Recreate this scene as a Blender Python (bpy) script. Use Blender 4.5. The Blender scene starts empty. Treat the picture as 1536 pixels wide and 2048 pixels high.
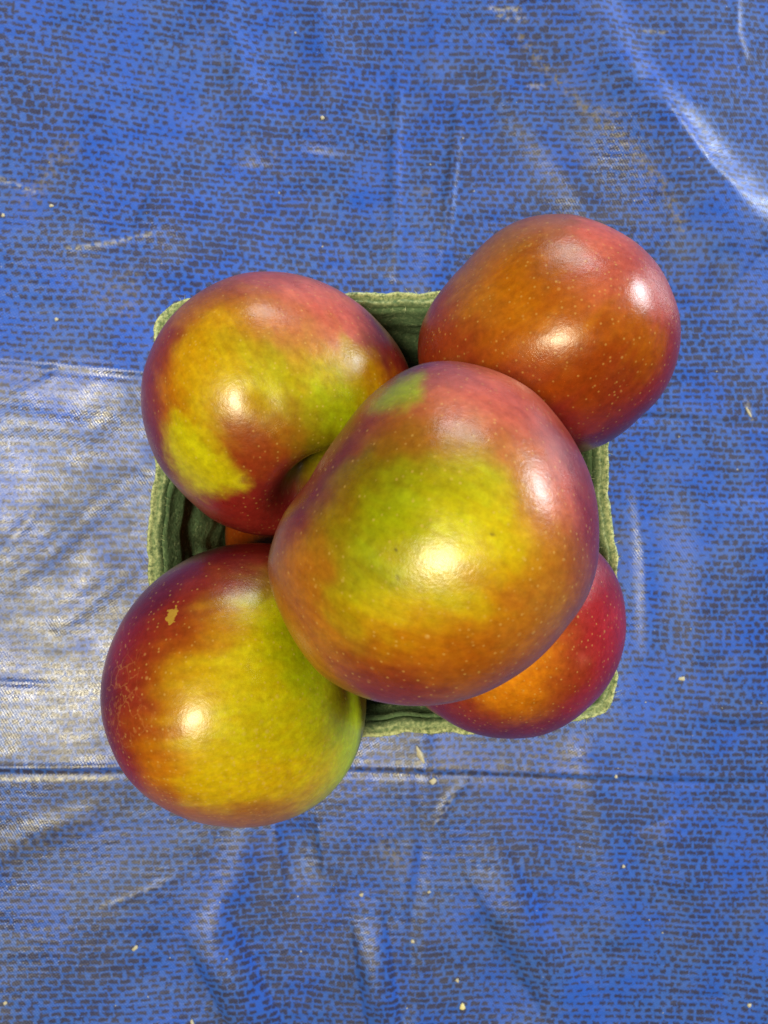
import bpy, bmesh, math, random
import numpy as np
from mathutils import Vector

rng = np.random.default_rng(7)
random.seed(7)
SC = bpy.context.scene
COL = SC.collection

# ------------------------------------------------------------------ camera
CAM_H = 0.30                # metres above the cloth, looking straight down
F = 1540.0                  # focal length in pixels of the 1536 x 2048 photograph
cam_d = bpy.data.cameras.new('camera')
cam_d.sensor_fit = 'VERTICAL'
cam_d.sensor_height = 36.0
cam_d.lens = 36.0 * F / 2048.0
cam_d.clip_start = 0.01
cam_d.clip_end = 50.0
cam_d.dof.use_dof = True
cam_d.dof.focus_distance = 0.178
cam_d.dof.aperture_fstop = 30.0
cam = bpy.data.objects.new('camera', cam_d)
cam.location = (0, 0, CAM_H)
COL.objects.link(cam)
SC.camera = cam

# ------------------------------------------------------------------ light
world = bpy.data.worlds.new('World')
SC.world = world
world.use_nodes = True
bg = world.node_tree.nodes['Background']
bg.inputs['Color'].default_value = (0.58, 0.62, 0.70, 1)
bg.inputs['Strength'].default_value = 0.05


def area_lamp(name, direction, dist, size, watts, color, size_y=None):
    d = bpy.data.lights.new(name, 'AREA')
    d.shape = 'ELLIPSE' if size_y else 'DISK'
    d.size = size
    if size_y:
        d.size_y = size_y
    d.energy = watts
    d.color = color
    o = bpy.data.objects.new(name, d)
    v = Vector(direction).normalized()
    o.location = Vector((0, 0, 0.08)) + v * dist
    o.rotation_euler = (-v).to_track_quat('-Z', 'Y').to_euler()
    COL.objects.link(o)
    return o


# the warm bright opening above the stall, the cool daylight at its right side, the dimmer far side
area_lamp('key_lamp', (-0.20, -0.14, 1.0), 2.0, 0.46, 50.0, (1.0, 0.88, 0.58))
area_lamp('side_daylight_lamp', (0.84, 0.52, 0.24), 2.2, 0.56, 40.0, (0.86, 0.93, 1.0), 0.44)
area_lamp('far_daylight_lamp', (0.10, 0.95, 0.32), 2.4, 1.1, 20.0, (0.90, 0.94, 1.0), 0.5)

SC.view_settings.view_transform = 'Standard'
SC.view_settings.look = 'None'
SC.view_settings.exposure = 0.0
SC.view_settings.gamma = 1.0
SC.view_settings.use_curve_mapping = False


# ------------------------------------------------------------------ helpers
def W(px, py, z=0.0):
    """point at height z that stands at this place of the photograph"""
    k = (CAM_H - z) / F
    return np.array([(px - 768.0) * k, (1024.0 - py) * k, z])


def to_px(P):
    k = F / (CAM_H - P[:, 2])
    return np.stack([768.0 + P[:, 0] * k, 1024.0 - P[:, 1] * k], 1)


def mesh_from(name, verts, faces, smooth=True):
    me = bpy.data.meshes.new(name)
    verts = np.asarray(verts, dtype=np.float32)
    faces = np.asarray(faces, dtype=np.int32)
    n, k = faces.shape
    me.vertices.add(len(verts))
    me.vertices.foreach_set('co', verts.ravel())
    me.loops.add(n * k)
    me.loops.foreach_set('vertex_index', faces.ravel())
    me.polygons.add(n)
    me.polygons.foreach_set('loop_start', np.arange(0, n * k, k, dtype=np.int32))
    me.polygons.foreach_set('loop_total', np.full(n, k, dtype=np.int32))
    me.polygons.foreach_set('use_smooth', np.full(n, smooth, dtype=bool))
    me.update(calc_edges=True)
    me.validate()
    return me


def put_float(me, name, vals):
    a = me.attributes.new(name, 'FLOAT', 'POINT')
    a.data.foreach_set('value', np.asarray(vals, dtype=np.float32))


def put_vec(me, name, vals):
    a = me.attributes.new(name, 'FLOAT_VECTOR', 'POINT')
    a.data.foreach_set('vector', np.asarray(vals, dtype=np.float32).ravel())


def put_col(me, name, rgb):
    a = me.attributes.new(name, 'FLOAT_COLOR', 'POINT')
    c = np.ones((len(rgb), 4), dtype=np.float32)
    c[:, :3] = rgb
    a.data.foreach_set('color', c.ravel())


def link(name, me, mat, parent=None):
    o = bpy.data.objects.new(name, me)
    if mat:
        me.materials.append(mat)
    COL.objects.link(o)
    if parent:
        o.parent = parent
    return o


def tag(o, label, cat, group=None):
    o['label'] = label
    o['category'] = cat
    if group:
        o['group'] = group


class NT:
    """small node-tree writer"""

    def __init__(self, name):
        self.m = bpy.data.materials.new(name)
        self.m.use_nodes = True
        self.t = self.m.node_tree
        self.b = self.t.nodes['Principled BSDF']

    def n(self, kind, **kw):
        nd = self.t.nodes.new(kind)
        for k, v in kw.items():
            setattr(nd, k, v)
        return nd

    def put(self, sock, val):
        if isinstance(val, bpy.types.NodeSocket):
            self.t.links.new(val, sock)
        else:
            sock.default_value = val

    def math(self, op, a, b=0.0, c=0.0, clamp=False):
        nd = self.n('ShaderNodeMath', operation=op, use_clamp=clamp)
        self.put(nd.inputs[0], a)
        self.put(nd.inputs[1], b)
        self.put(nd.inputs[2], c)
        return nd.outputs[0]

    def step(self, x, lo, hi):
        nd = self.n('ShaderNodeMapRange', interpolation_type='SMOOTHSTEP')
        self.put(nd.inputs['Value'], x)
        self.put(nd.inputs['From Min'], lo)
        self.put(nd.inputs['From Max'], hi)
        return nd.outputs['Result']

    def mapr(self, x, lo, hi, a, b):
        nd = self.n('ShaderNodeMapRange')
        self.put(nd.inputs['Value'], x)
        for k, v in (('From Min', lo), ('From Max', hi), ('To Min', a), ('To Max', b)):
            self.put(nd.inputs[k], v)
        return nd.outputs['Result']

    def mix(self, f, a, b, blend='MIX'):
        nd = self.n('ShaderNodeMix', data_type='RGBA', blend_type=blend)
        self.put(nd.inputs['Factor'], f)
        for s, v in ((nd.inputs['A'], a), (nd.inputs['B'], b)):
            pass
        self.put(nd.inputs[6], a if isinstance(a, bpy.types.NodeSocket) else (*a, 1))
        self.put(nd.inputs[7], b if isinstance(b, bpy.types.NodeSocket) else (*b, 1))
        return nd.outputs[2]

    def noise(self, vec, scale, detail=3.0, rough=0.5, out='Fac', dist=0.0):
        nd = self.n('ShaderNodeTexNoise')
        self.put(nd.inputs['Vector'], vec)
        nd.inputs['Scale'].default_value = scale
        nd.inputs['Detail'].default_value = detail
        nd.inputs['Roughness'].default_value = rough
        nd.inputs['Distortion'].default_value = dist
        return nd.outputs[out]

    def vmath(self, op, a, b=(0, 0, 0), scale=None):
        nd = self.n('ShaderNodeVectorMath', operation=op)
        self.put(nd.inputs[0], a)
        self.put(nd.inputs[1], b)
        if scale is not None:
            self.put(nd.inputs['Scale'], scale)
        return nd.outputs[0]

    def attr(self, name, out='Fac'):
        return self.n('ShaderNodeAttribute', attribute_name=name).outputs[out]

    def obj(self):
        return self.n('ShaderNodeTexCoord').outputs['Object']

    def bump(self, h, strength, dist, normal=None):
        nd = self.n('ShaderNodeBump')
        nd.inputs['Strength'].default_value = strength
        nd.inputs['Distance'].default_value = dist
        self.put(nd.inputs['Height'], h)
        if normal is not None:
            self.put(nd.inputs['Normal'], normal)
        return nd.outputs[0]

    def set(self, **kw):
        for k, v in kw.items():
            self.put(self.b.inputs[k.replace('_', ' ')], v if isinstance(v, (bpy.types.NodeSocket, float, int)) else (*v, 1) if len(v) == 3 else v)


def polyline_dist(P, pts):
    """distance of 2-D points P to a polyline and the running parameter 0..1 along it"""
    best = np.full(len(P), 1e9)
    par = np.zeros(len(P))
    side = np.zeros(len(P))
    seg = np.array(pts, dtype=float)
    L = np.linalg.norm(seg[1:] - seg[:-1], axis=1)
    tot, run = L.sum(), 0.0
    for i in range(len(seg) - 1):
        a, b = seg[i], seg[i + 1]
        ab = b - a
        t = np.clip(((P - a) @ ab) / (ab @ ab), 0, 1)
        q = P - (a + t[:, None] * ab)
        d = np.linalg.norm(q, axis=1)
        m = d < best
        best[m] = d[m]
        par[m] = (run + t[m] * L[i]) / tot
        side[m] = np.sign(ab[0] * q[m, 1] - ab[1] * q[m, 0])
        run += L[i]
    return best, par, side


def wobble(P, freqs, amps, seed):
    """smooth pseudo-random field from a few plane waves"""
    r = np.random.default_rng(seed)
    out = np.zeros(len(P))
    for f, a in zip(freqs, amps):
        for _ in range(6):
            k = r.normal(size=P.shape[1])
            k = k / np.linalg.norm(k) * f * r.uniform(0.6, 1.4)
            out += a / 2.45 * np.sin(P @ k + r.uniform(0, 6.28))
    return out


def in_poly(P, poly):
    x, y = P[:, 0], P[:, 1]
    c = np.zeros(len(P), dtype=bool)
    n = len(poly)
    for i in range(n):
        x0, y0 = poly[i]
        x1, y1 = poly[(i + 1) % n]
        if y0 == y1:
            continue
        cr = ((y0 > y) != (y1 > y)) & (x < (x1 - x0) * (y - y0) / (y1 - y0) + x0)
        c ^= cr
    return c


def poly_field(P, poly):
    """signed distance in px, positive inside"""
    d, _, _ = polyline_dist(P, list(poly) + [poly[0]])
    return np.where(in_poly(P, poly), d, -d)


# ------------------------------------------------------------------ materials
def make_cloth_mat():
    k = NT('printed_blue_cloth')
    co = k.obj()
    # the print wanders with the cloth
    w1 = k.vmath('SCALE', k.vmath('SUBTRACT', k.noise(co, 9.0, 2, out='Color'), (0.5, 0.5, 0.5)), scale=0.014)
    w2 = k.vmath('SCALE', k.vmath('SUBTRACT', k.noise(co, 300.0, 2, out='Color'), (0.5, 0.5, 0.5)), scale=0.0015)
    p = k.vmath('ADD', k.vmath('ADD', co, w1), w2)
    sp = k.n('ShaderNodeSeparateXYZ')
    k.put(sp.inputs[0], p)
    n1 = k.noise(co, 820.0, 3, 0.6)
    n2 = k.noise(co, 55.0, 2)
    n3 = k.noise(co, 14.0, 2)
    PW, HR = 0.0042, 0.00262
    vv = k.math('DIVIDE', k.math('ADD', sp.outputs[1], k.math('MULTIPLY', sp.outputs[0], 0.04)), HR)
    row = k.math('FLOOR', vv)
    fv = k.math('SUBTRACT', vv, row)
    wn1 = k.n('ShaderNodeTexWhiteNoise', noise_dimensions='1D')
    k.put(wn1.inputs['W'], row)
    shift = k.math('ADD', k.math('MULTIPLY', row, 0.46), k.math('MULTIPLY', wn1.outputs['Value'], 0.42))
    uu = k.math('ADD', k.math('DIVIDE', sp.outputs[0], PW), shift)
    cell = k.math('FLOOR', uu)
    fu = k.math('SUBTRACT', uu, cell)
    cb = k.n('ShaderNodeCombineXYZ')
    k.put(cb.inputs[0], cell)
    k.put(cb.inputs[1], row)
    wn2 = k.n('ShaderNodeTexWhiteNoise', noise_dimensions='2D')
    k.put(wn2.inputs['Vector'], cb.outputs[0])
    rc = k.n('ShaderNodeSeparateColor')
    k.put(rc.inputs[0], wn2.outputs['Color'])
    wn3 = k.n('ShaderNodeTexWhiteNoise', noise_dimensions='3D')
    k.put(wn3.inputs['Vector'], k.vmath('ADD', cb.outputs[0], (0.3, 0.7, 5.5)))
    rd = k.n('ShaderNodeSeparateColor')
    k.put(rd.inputs[0], wn3.outputs['Color'])
    # one dash of brown ink to a cell, long or short
    cen = k.mapr(rc.outputs[1], 0, 1, 0.38, 0.62)
    half = k.mapr(k.math('POWER', rc.outputs[0], 1.6), 0, 1, 0.23, 0.46)
    dx = k.math('MULTIPLY', k.math('SUBTRACT', k.math('ABSOLUTE', k.math('SUBTRACT', fu, cen)), half), PW)
    dy = k.math('MULTIPLY', k.math('SUBTRACT', k.math('ABSOLUTE', k.math('SUBTRACT', fv, 0.5)), k.mapr(rc.outputs[2], 0, 1, 0.15, 0.28)), HR)
    mx, my = k.math('MAXIMUM', dx, 0.0), k.math('MAXIMUM', dy, 0.0)
    d1 = k.math('ADD', k.math('SQRT', k.math('ADD', k.math('MULTIPLY', mx, mx), k.math('MULTIPLY', my, my))), k.math('MINIMUM', k.math('MAXIMUM', dx, dy), 0.0))
    d1 = k.math('SUBTRACT', d1, 0.00024)
    # and here and there an upright stroke that joins it to the next row
    cx2 = k.mapr(rd.outputs[1], 0, 1, 0.2, 0.8)
    ex = k.math('MULTIPLY', k.math('SUBTRACT', k.math('ABSOLUTE', k.math('SUBTRACT', fu, cx2)), 0.10), PW)
    ey = k.math('MULTIPLY', k.math('SUBTRACT', k.math('ABSOLUTE', k.math('SUBTRACT', fv, 0.5)), 0.50), HR)
    d2 = k.math('ADD', k.math('MAXIMUM', ex, ey), k.math('MULTIPLY', k.math('LESS_THAN', rd.outputs[0], 0.50), 0.01))
    dd = k.math('MINIMUM', d1, d2)
    dd = k.math('ADD', dd, k.math('MULTIPLY', k.math('SUBTRACT', n1, 0.5), 0.0019))
    dd = k.math('ADD', dd, k.math('MULTIPLY', k.math('SUBTRACT', n2, 0.5), 0.0007))
    dd = k.math('ADD', dd, k.math('MULTIPLY', k.math('SUBTRACT', n3, 0.5), 0.0011))
    dark = k.math('SUBTRACT', 1.0, k.step(dd, -0.00050, 0.00034))
    # blue thread, printed unevenly
    hue = k.noise(co, 700.0, 3, 0.6)
    blue = k.mix(hue, (0.017, 0.074, 0.38), (0.047, 0.150, 0.60))
    blue = k.mix(k.step(n2, 0.35, 0.7), blue, (0.018, 0.098, 0.58))
    drk = k.mix(n1, (0.020, 0.016, 0.040), (0.038, 0.029, 0.062))
    col = k.mix(k.math('MULTIPLY', dark, 0.90), blue, drk)
    # fine diagonal twill of the vinyl
    tw = k.n('ShaderNodeSeparateXYZ')
    k.put(tw.inputs[0], co)
    a1 = k.math('MULTIPLY', k.math('ADD', tw.outputs[0], k.math('MULTIPLY', tw.outputs[1], 0.62)), 2 * math.pi / 0.00105)
    a2 = k.math('MULTIPLY', k.math('SUBTRACT', tw.outputs[0], k.math('MULTIPLY', tw.outputs[1], 1.5)), 2 * math.pi / 0.0016)
    twill = k.math('ADD', k.math('SINE', a1), k.math('MULTIPLY', k.math('SINE', a2), 0.7))
    col = k.mix(k.mapr(twill, -1.7, 1.7, 0.0, 0.16), col, (0.10, 0.15, 0.26))
    # ground-in dirt and rubbed places
    dn = k.noise(co, 420.0, 4, 0.65)
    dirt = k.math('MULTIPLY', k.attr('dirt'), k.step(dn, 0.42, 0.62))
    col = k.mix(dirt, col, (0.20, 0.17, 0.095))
    rub = k.math('MULTIPLY', k.attr('rub'), k.step(k.noise(co, 600.0, 3, 0.6), 0.38, 0.62))
    col = k.mix(rub, col, (0.52, 0.50, 0.42))
    dust = k.math('MULTIPLY', k.step(k.noise(co, 16.0, 5, 0.7), 0.50, 0.78), 0.16)
    col = k.mix(dust, col, (0.20, 0.20, 0.19))
    k.set(Base_Color=col)
    ms = k.n('ShaderNodeMapping')
    ms.inputs['Scale'].default_value = (60, 160, 60)
    k.put(ms.inputs['Vector'], co)
    rgh = k.mapr(k.math('ADD', k.math('MULTIPLY', k.noise(ms.outputs[0], 1.0, 5, 0.7), 0.6), k.math('MULTIPLY', k.noise(co, 24.0, 3, 0.6), 0.4)), 0.36, 0.64, 0.25, 0.56)
    k.set(Roughness=rgh)
    k.b.inputs['Specular IOR Level'].default_value = 0.62
    h = k.math('ADD', k.math('MULTIPLY', twill, 0.16), k.math('MULTIPLY', k.noise(co, 900.0, 3), 0.5))
    nb = k.bump(h, 0.55, 0.00016)
    nb = k.bump(k.noise(ms.outputs[0], 0.8, 5, 0.65), 0.5, 0.0009, nb)
    k.set(Normal=nb)
    return k.m


def make_skin_mat():
    k = NT('apple_skin')
    co = k.obj()
    mer = k.attr('meridian', 'Vector')
    skin = k.attr('skin', 'Color')
    # flecks and streaks of blush that run from stem to calyx
    st = k.noise(mer, 1.0, 4, 0.62)
    m1 = k.noise(co, 130.0, 5, 0.62)
    m2 = k.noise(co, 620.0, 4, 0.6)
    col = k.mix(k.mapr(st, 0.40, 0.64, 0.0, 0.27), skin, k.mix(1.0, skin, (0.75, 0.42, 0.35), 'MULTIPLY'))
    # green leaf-shadow and unblushed patches with an edge of their own
    ed = k.math('ADD', k.attr('patch'), k.math('MULTIPLY', k.math('SUBTRACT', k.noise(co, 260.0, 5, 0.65), 0.5), 1.3))
    col = k.mix(k.math('MULTIPLY', k.step(ed, -0.75, 0.75), 0.92), col, k.attr('patch_color', 'Color'))
    col = k.mix(k.mapr(m1, 0.46, 0.72, 0.0, 0.55), col, k.mix(1.0, col, (1.30, 1.55, 1.2), 'MULTIPLY'))
    fine = k.mapr(m2, 0.25, 0.75, 0.80, 1.20)
    sc = k.n('ShaderNodeVectorMath', operation='SCALE')
    k.put(sc.inputs[0], col)
    k.put(sc.inputs['Scale'], fine)
    col = sc.outputs[0]
    # lenticels
    vo = k.n('ShaderNodeTexVoronoi', feature='F1')
    k.put(vo.inputs['Vector'], co)
    vo.inputs['Scale'].default_value = 430.0
    cs = k.n('ShaderNodeSeparateColor')
    k.put(cs.inputs[0], vo.outputs['Color'])
    dens = k.attr('dots')
    keep = k.step(k.math('ADD', cs.outputs[0], k.math('MULTIPLY', dens, 0.55)), 0.60, 0.74)
    rad = k.math('MULTIPLY', k.math('ADD', k.math('MULTIPLY', cs.outputs[1], 0.10), 0.07), k.math('ADD', 0.7, k.math('MULTIPLY', dens, 0.7)))
    dot = k.math('SUBTRACT', 1.0, k.step(vo.outputs['Distance'], k.math('MULTIPLY', rad, 0.45), k.math('MULTIPLY', rad, 1.5)))
    dot = k.math('MULTIPLY', k.math('MULTIPLY', dot, keep), k.mapr(cs.outputs[2], 0, 1, 0.2, 0.8))
    vf = k.n('ShaderNodeTexVoronoi', feature='F1')
    k.put(vf.inputs['Vector'], co)
    vf.inputs['Scale'].default_value = 760.0
    cf = k.n('ShaderNodeSeparateColor')
    k.put(cf.inputs[0], vf.outputs['Color'])
    dof = k.math('SUBTRACT', 1.0, k.step(vf.outputs['Distance'], 0.08, 0.30))
    dof = k.math('MULTIPLY', k.math('MULTIPLY', dof, k.step(k.math('ADD', cf.outputs[0], k.math('MULTIPLY', dens, 0.5)), 0.62, 0.95)), 0.34)
    col = k.mix(k.math('MULTIPLY', k.math('MULTIPLY', dot, 0.75), k.step(k.noise(co, 90.0, 2), 0.35, 0.62)), col, k.mix(0.6, col, (0.66, 0.44, 0.14)))
    col = k.mix(dof, col, (0.62, 0.40, 0.11))
    # fine russet netting
    vr = k.n('ShaderNodeTexVoronoi', feature='DISTANCE_TO_EDGE')
    k.put(vr.inputs['Vector'], k.vmath('ADD', co, k.vmath('SCALE', k.noise(co, 300.0, 3, out='Color'), scale=0.004)))
    vr.inputs['Scale'].default_value = 300.0
    net = k.math('SUBTRACT', 1.0, k.step(vr.outputs['Distance'], 0.0, 0.07))
    net = k.math('MULTIPLY', k.math('MULTIPLY', net, k.attr('russet')), k.step(k.noise(co, 260.0, 3), 0.42, 0.60))
    col = k.mix(net, col, (0.50, 0.24, 0.07))
    # scar of corky yellow and small dark pits
    sd = k.math('ADD', k.attr('scar'), k.math('MULTIPLY', k.math('SUBTRACT', k.noise(co, 900.0, 3), 0.5), 1.6))
    scar = k.step(sd, -0.08, 0.12)
    col = k.mix(k.math('MULTIPLY', scar, 0.85), col, k.mix(m2, (0.32, 0.17, 0.01), (0.52, 0.34, 0.03)))
    col = k.mix(k.attr('pit'), col, (0.05, 0.03, 0.01))
    k.set(Base_Color=col)
    k.set(Roughness=k.math('ADD', k.mapr(m1, 0.3, 0.7, 0.25, 0.38), k.math('MULTIPLY', scar, 0.3)))
    k.b.inputs['Specular IOR Level'].default_value = 0.42
    k.b.inputs['Coat Weight'].default_value = 0.08
    k.b.inputs['Coat Roughness'].default_value = 0.18
    h = k.math('ADD', k.noise(co, 1500.0, 3, 0.6), k.math('MULTIPLY', dot, 0.5))
    nb = k.bump(h, 0.5, 0.00010)
    nb = k.bump(k.noise(co, 150.0, 3, 0.5), 0.35, 0.00045, nb)
    k.set(Normal=nb)
    return k.m


def make_pulp_mat():
    k = NT('green_moulded_pulp')
    co = k.obj()
    a = k.noise(co, 90.0, 5, 0.65)
    b = k.noise(co, 900.0, 4, 0.7)
    col = k.mix(a, (0.06, 0.120, 0.062), (0.13, 0.205, 0.10))
    col = k.mix(k.step(b, 0.50, 0.72), col, (0.27, 0.35, 0.19))
    col = k.mix(k.step(k.noise(co, 1300.0, 3), 0.62, 0.70), col, (0.08, 0.13, 0.06))
    col = k.mix(k.math('MULTIPLY', k.attr('edge'), k.step(b, 0.3, 0.65)), col, (0.62, 0.68, 0.36))
    k.set(Base_Color=col)
    k.b.inputs['Roughness'].default_value = 0.92
    k.b.inputs['Specular IOR Level'].default_value = 0.15
    h = k.math('ADD', k.noise(co, 520.0, 6, 0.72), k.math('MULTIPLY', a, 1.2))
    k.set(Normal=k.bump(h, 0.8, 0.0009))
    return k.m


def make_crumb_mat(name, c):
    k = NT(name)
    co = k.obj()
    k.set(Base_Color=k.mix(k.noise(co, 900.0, 3), [x * 0.7 for x in c], c))
    k.b.inputs['Roughness'].default_value = 0.8
    return k.m


CLOTH = make_cloth_mat()
SKIN = make_skin_mat()
PULP = make_pulp_mat()
CRUMB = make_crumb_mat('pale_crumb', (0.60, 0.56, 0.42))
FLAKE = make_crumb_mat('cream_flake', (0.85, 0.78, 0.40))


# ------------------------------------------------------------------ the cloth
def P2(pts):
    return [tuple(W(x, y)[:2]) for x, y in pts]


def cloth_height(X, Y):
    P = np.stack([X, Y], 1)
    h = np.zeros(len(P))
    fall = np.exp(-((np.hypot(X, Y) / 0.55) ** 4))
    h += wobble(P, (16, 38, 85), (0.0017, 0.0010, 0.00042), 3) * fall
    # panels between the fold lines: each leans a little differently
    ta = (X - W(0, 0)[0]) / (W(1536, 0)[0] - W(0, 0)[0])
    ya = W(0, 716, 0.019)[1] * (1 - ta) + W(1536, 838)[1] * ta
    yb = W(0, 1532, 0.015)[1] * (1 - ta) + W(1536, 1558)[1] * ta
    xl = 1.0 / (1.0 + np.exp((X - 0.0) / 0.05))         # folds stand sharper on the left
    def side(d, slope, length):
        d = np.maximum(d, 0)
        return -slope * length * (1 - np.exp(-d / length))
    h += side(Y - ya, 0.14 * (0.25 + 0.75 * xl), 0.045)
    h += side(yb - Y, 0.13 * (0.30 + 0.70 * xl), 0.040)
    # the middle panel rises gently to the left
    h += 0.15 * (np.sqrt((X + 0.045) ** 2 + 0.012 ** 2) - (X + 0.045)) * 0.5 * np.exp(-((X / 0.5) ** 4))
    # and sags between the folds, which stand up as ridges
    xs_ = 1.0 / (1.0 + np.exp((X + 0.055) / 0.016))
    h += 0.9 * (np.clip(Y, yb, ya) + 0.040) ** 2 * xs_ * np.exp(-((X / 0.5) ** 4))
    # sharp ridges along the folds
    for yy, a in ((ya, 0.00035), (yb, 0.00055)):
        h += a * np.exp(-(((Y - yy) / 0.0011) ** 2)) * (0.4 + 0.6 * xl)
        h -= a * np.exp(-(((Y - yy + 0.0024) / 0.0016) ** 2)) * 1.1
    # the cross fold
    xc = W(850, 0)[0] + (Y * 0.02)
    h += 0.0007 * np.exp(-(((X - xc) / 0.004) ** 2)) * (np.abs(Y) > 0.05)
    # wrinkles: (points in the photo, height mm, half width mm)
    for pts, a, w in WRINKLES:
        d, t, s = polyline_dist(P, P2(pts))
        if a > 3.9 and w < 10:                          # this one leans: steep on its far side only
            w = np.where(s < 0, w * 3.2, w)
        h += a * 1e-3 * np.exp(-(d / (w * 1e-3)) ** 2) * np.sin(np.clip(t, 0, 1) * math.pi) ** 0.5
    return h


WRINKLES = [
    ([(1130, -120), (1190, 20), (1262, 180), (1400, 330), (1560, 470)], 5.8, 9.9),
    ([(1300, 140), (1330, 210), (1420, 330), (1490, 390)], 0.7, 2.5),
    ([(1480, -40), (1478, 60), (1500, 120)], 0.6, 1.6),
    ([(960, 60), (1020, 190), (1100, 300), (1190, 440)], 1.2, 6.0),
    ([(800, 80), (790, 300), (792, 560)], 1.3, 2.6),
    ([(925, 160), (910, 300), (885, 540)], 1.4, 2.6),
    ([(430, -60), (450, 60), (500, 190), (520, 330)], 2.6, 7.0),
    ([(60, 210), (62, 300), (58, 390)], 0.5, 2.2),
    ([(160, 522), (230, 508), (320, 482)], 0.2, 1.2),
    ([(20, 1130), (60, 1080), (120, 1005)], 0.4, 2.2),
    ([(20, 1180), (120, 1110), (220, 1010), (300, 950)], 0.9, 4.5),
    ([(130, 1250), (220, 1180), (300, 1110)], 0.8, 4.5),
    ([(-20, 870), (90, 850), (200, 870), (290, 800)], 0.9, 5.0),
    ([(-20, 1346), (60, 1350), (140, 1357)], -0.45, 1.0),
    ([(60, 800), (160, 745), (270, 752)], -0.5, 1.5),
    ([(0, 1700), (90, 1640), (220, 1600)], 0.8, 5.0),
    ([(495, 1640), (480, 1740), (430, 1860), (420, 1960)], 1.1, 6.0),
    ([(230, 1790), (330, 1752), (370, 1740)], 0.3, 1.4),
    ([(832, 1480), (842, 1700), (828, 1850), (820, 2080)], -1.1, 3.0),
    ([(865, 1650), (900, 1590), (940, 1560)], 0.5, 1.6),
    ([(1165, 1470), (1185, 1600), (1230, 1760), (1250, 1900)], 1.3, 7.0),
    ([(1275, 960), (1290, 1100), (1295, 1320)], 0.8, 3.0),
    ([(1380, 900), (1400, 1150), (1390, 1400)], 0.9, 8.0),
    ([(1250, 838), (1330, 832), (1420, 838)], -0.6, 1.6),
    ([(430, 2000), (520, 1960)], 4.2, 26.0),
    ([(720, 1990), (790, 1980)], 3.6, 22.0),
    ([(1010, 1900), (1100, 1850)], 3.0, 26.0),
    ([(560, 1700), (640, 1690)], -1.6, 14.0),
    ([(1480, 1450), (1500, 1250), (1490, 1000)], 3.0, 16.0),
    ([(1330, 1640), (1400, 1800), (1420, 2000)], 1.6, 9.0),
    ([(640, -40), (660, 120), (650, 300)], 1.8, 9.0),
    ([(300, 420), (420, 470)], 2.0, 14.0),
    ([(200, 60), (230, 250), (210, 470), (260, 640)], 1.2, 12.0),
]


def axis_coords(lo, hi, step, far):
    fine = np.arange(lo, hi + step / 2, step)
    grow, x, s = [], hi, step
    while x < far:
        s = min(s * 1.35, 0.08)
        x += s
        grow.append(x)
    g = np.array(grow) - hi
    return np.concatenate([lo - g[::-1], fine, hi + g])


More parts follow.
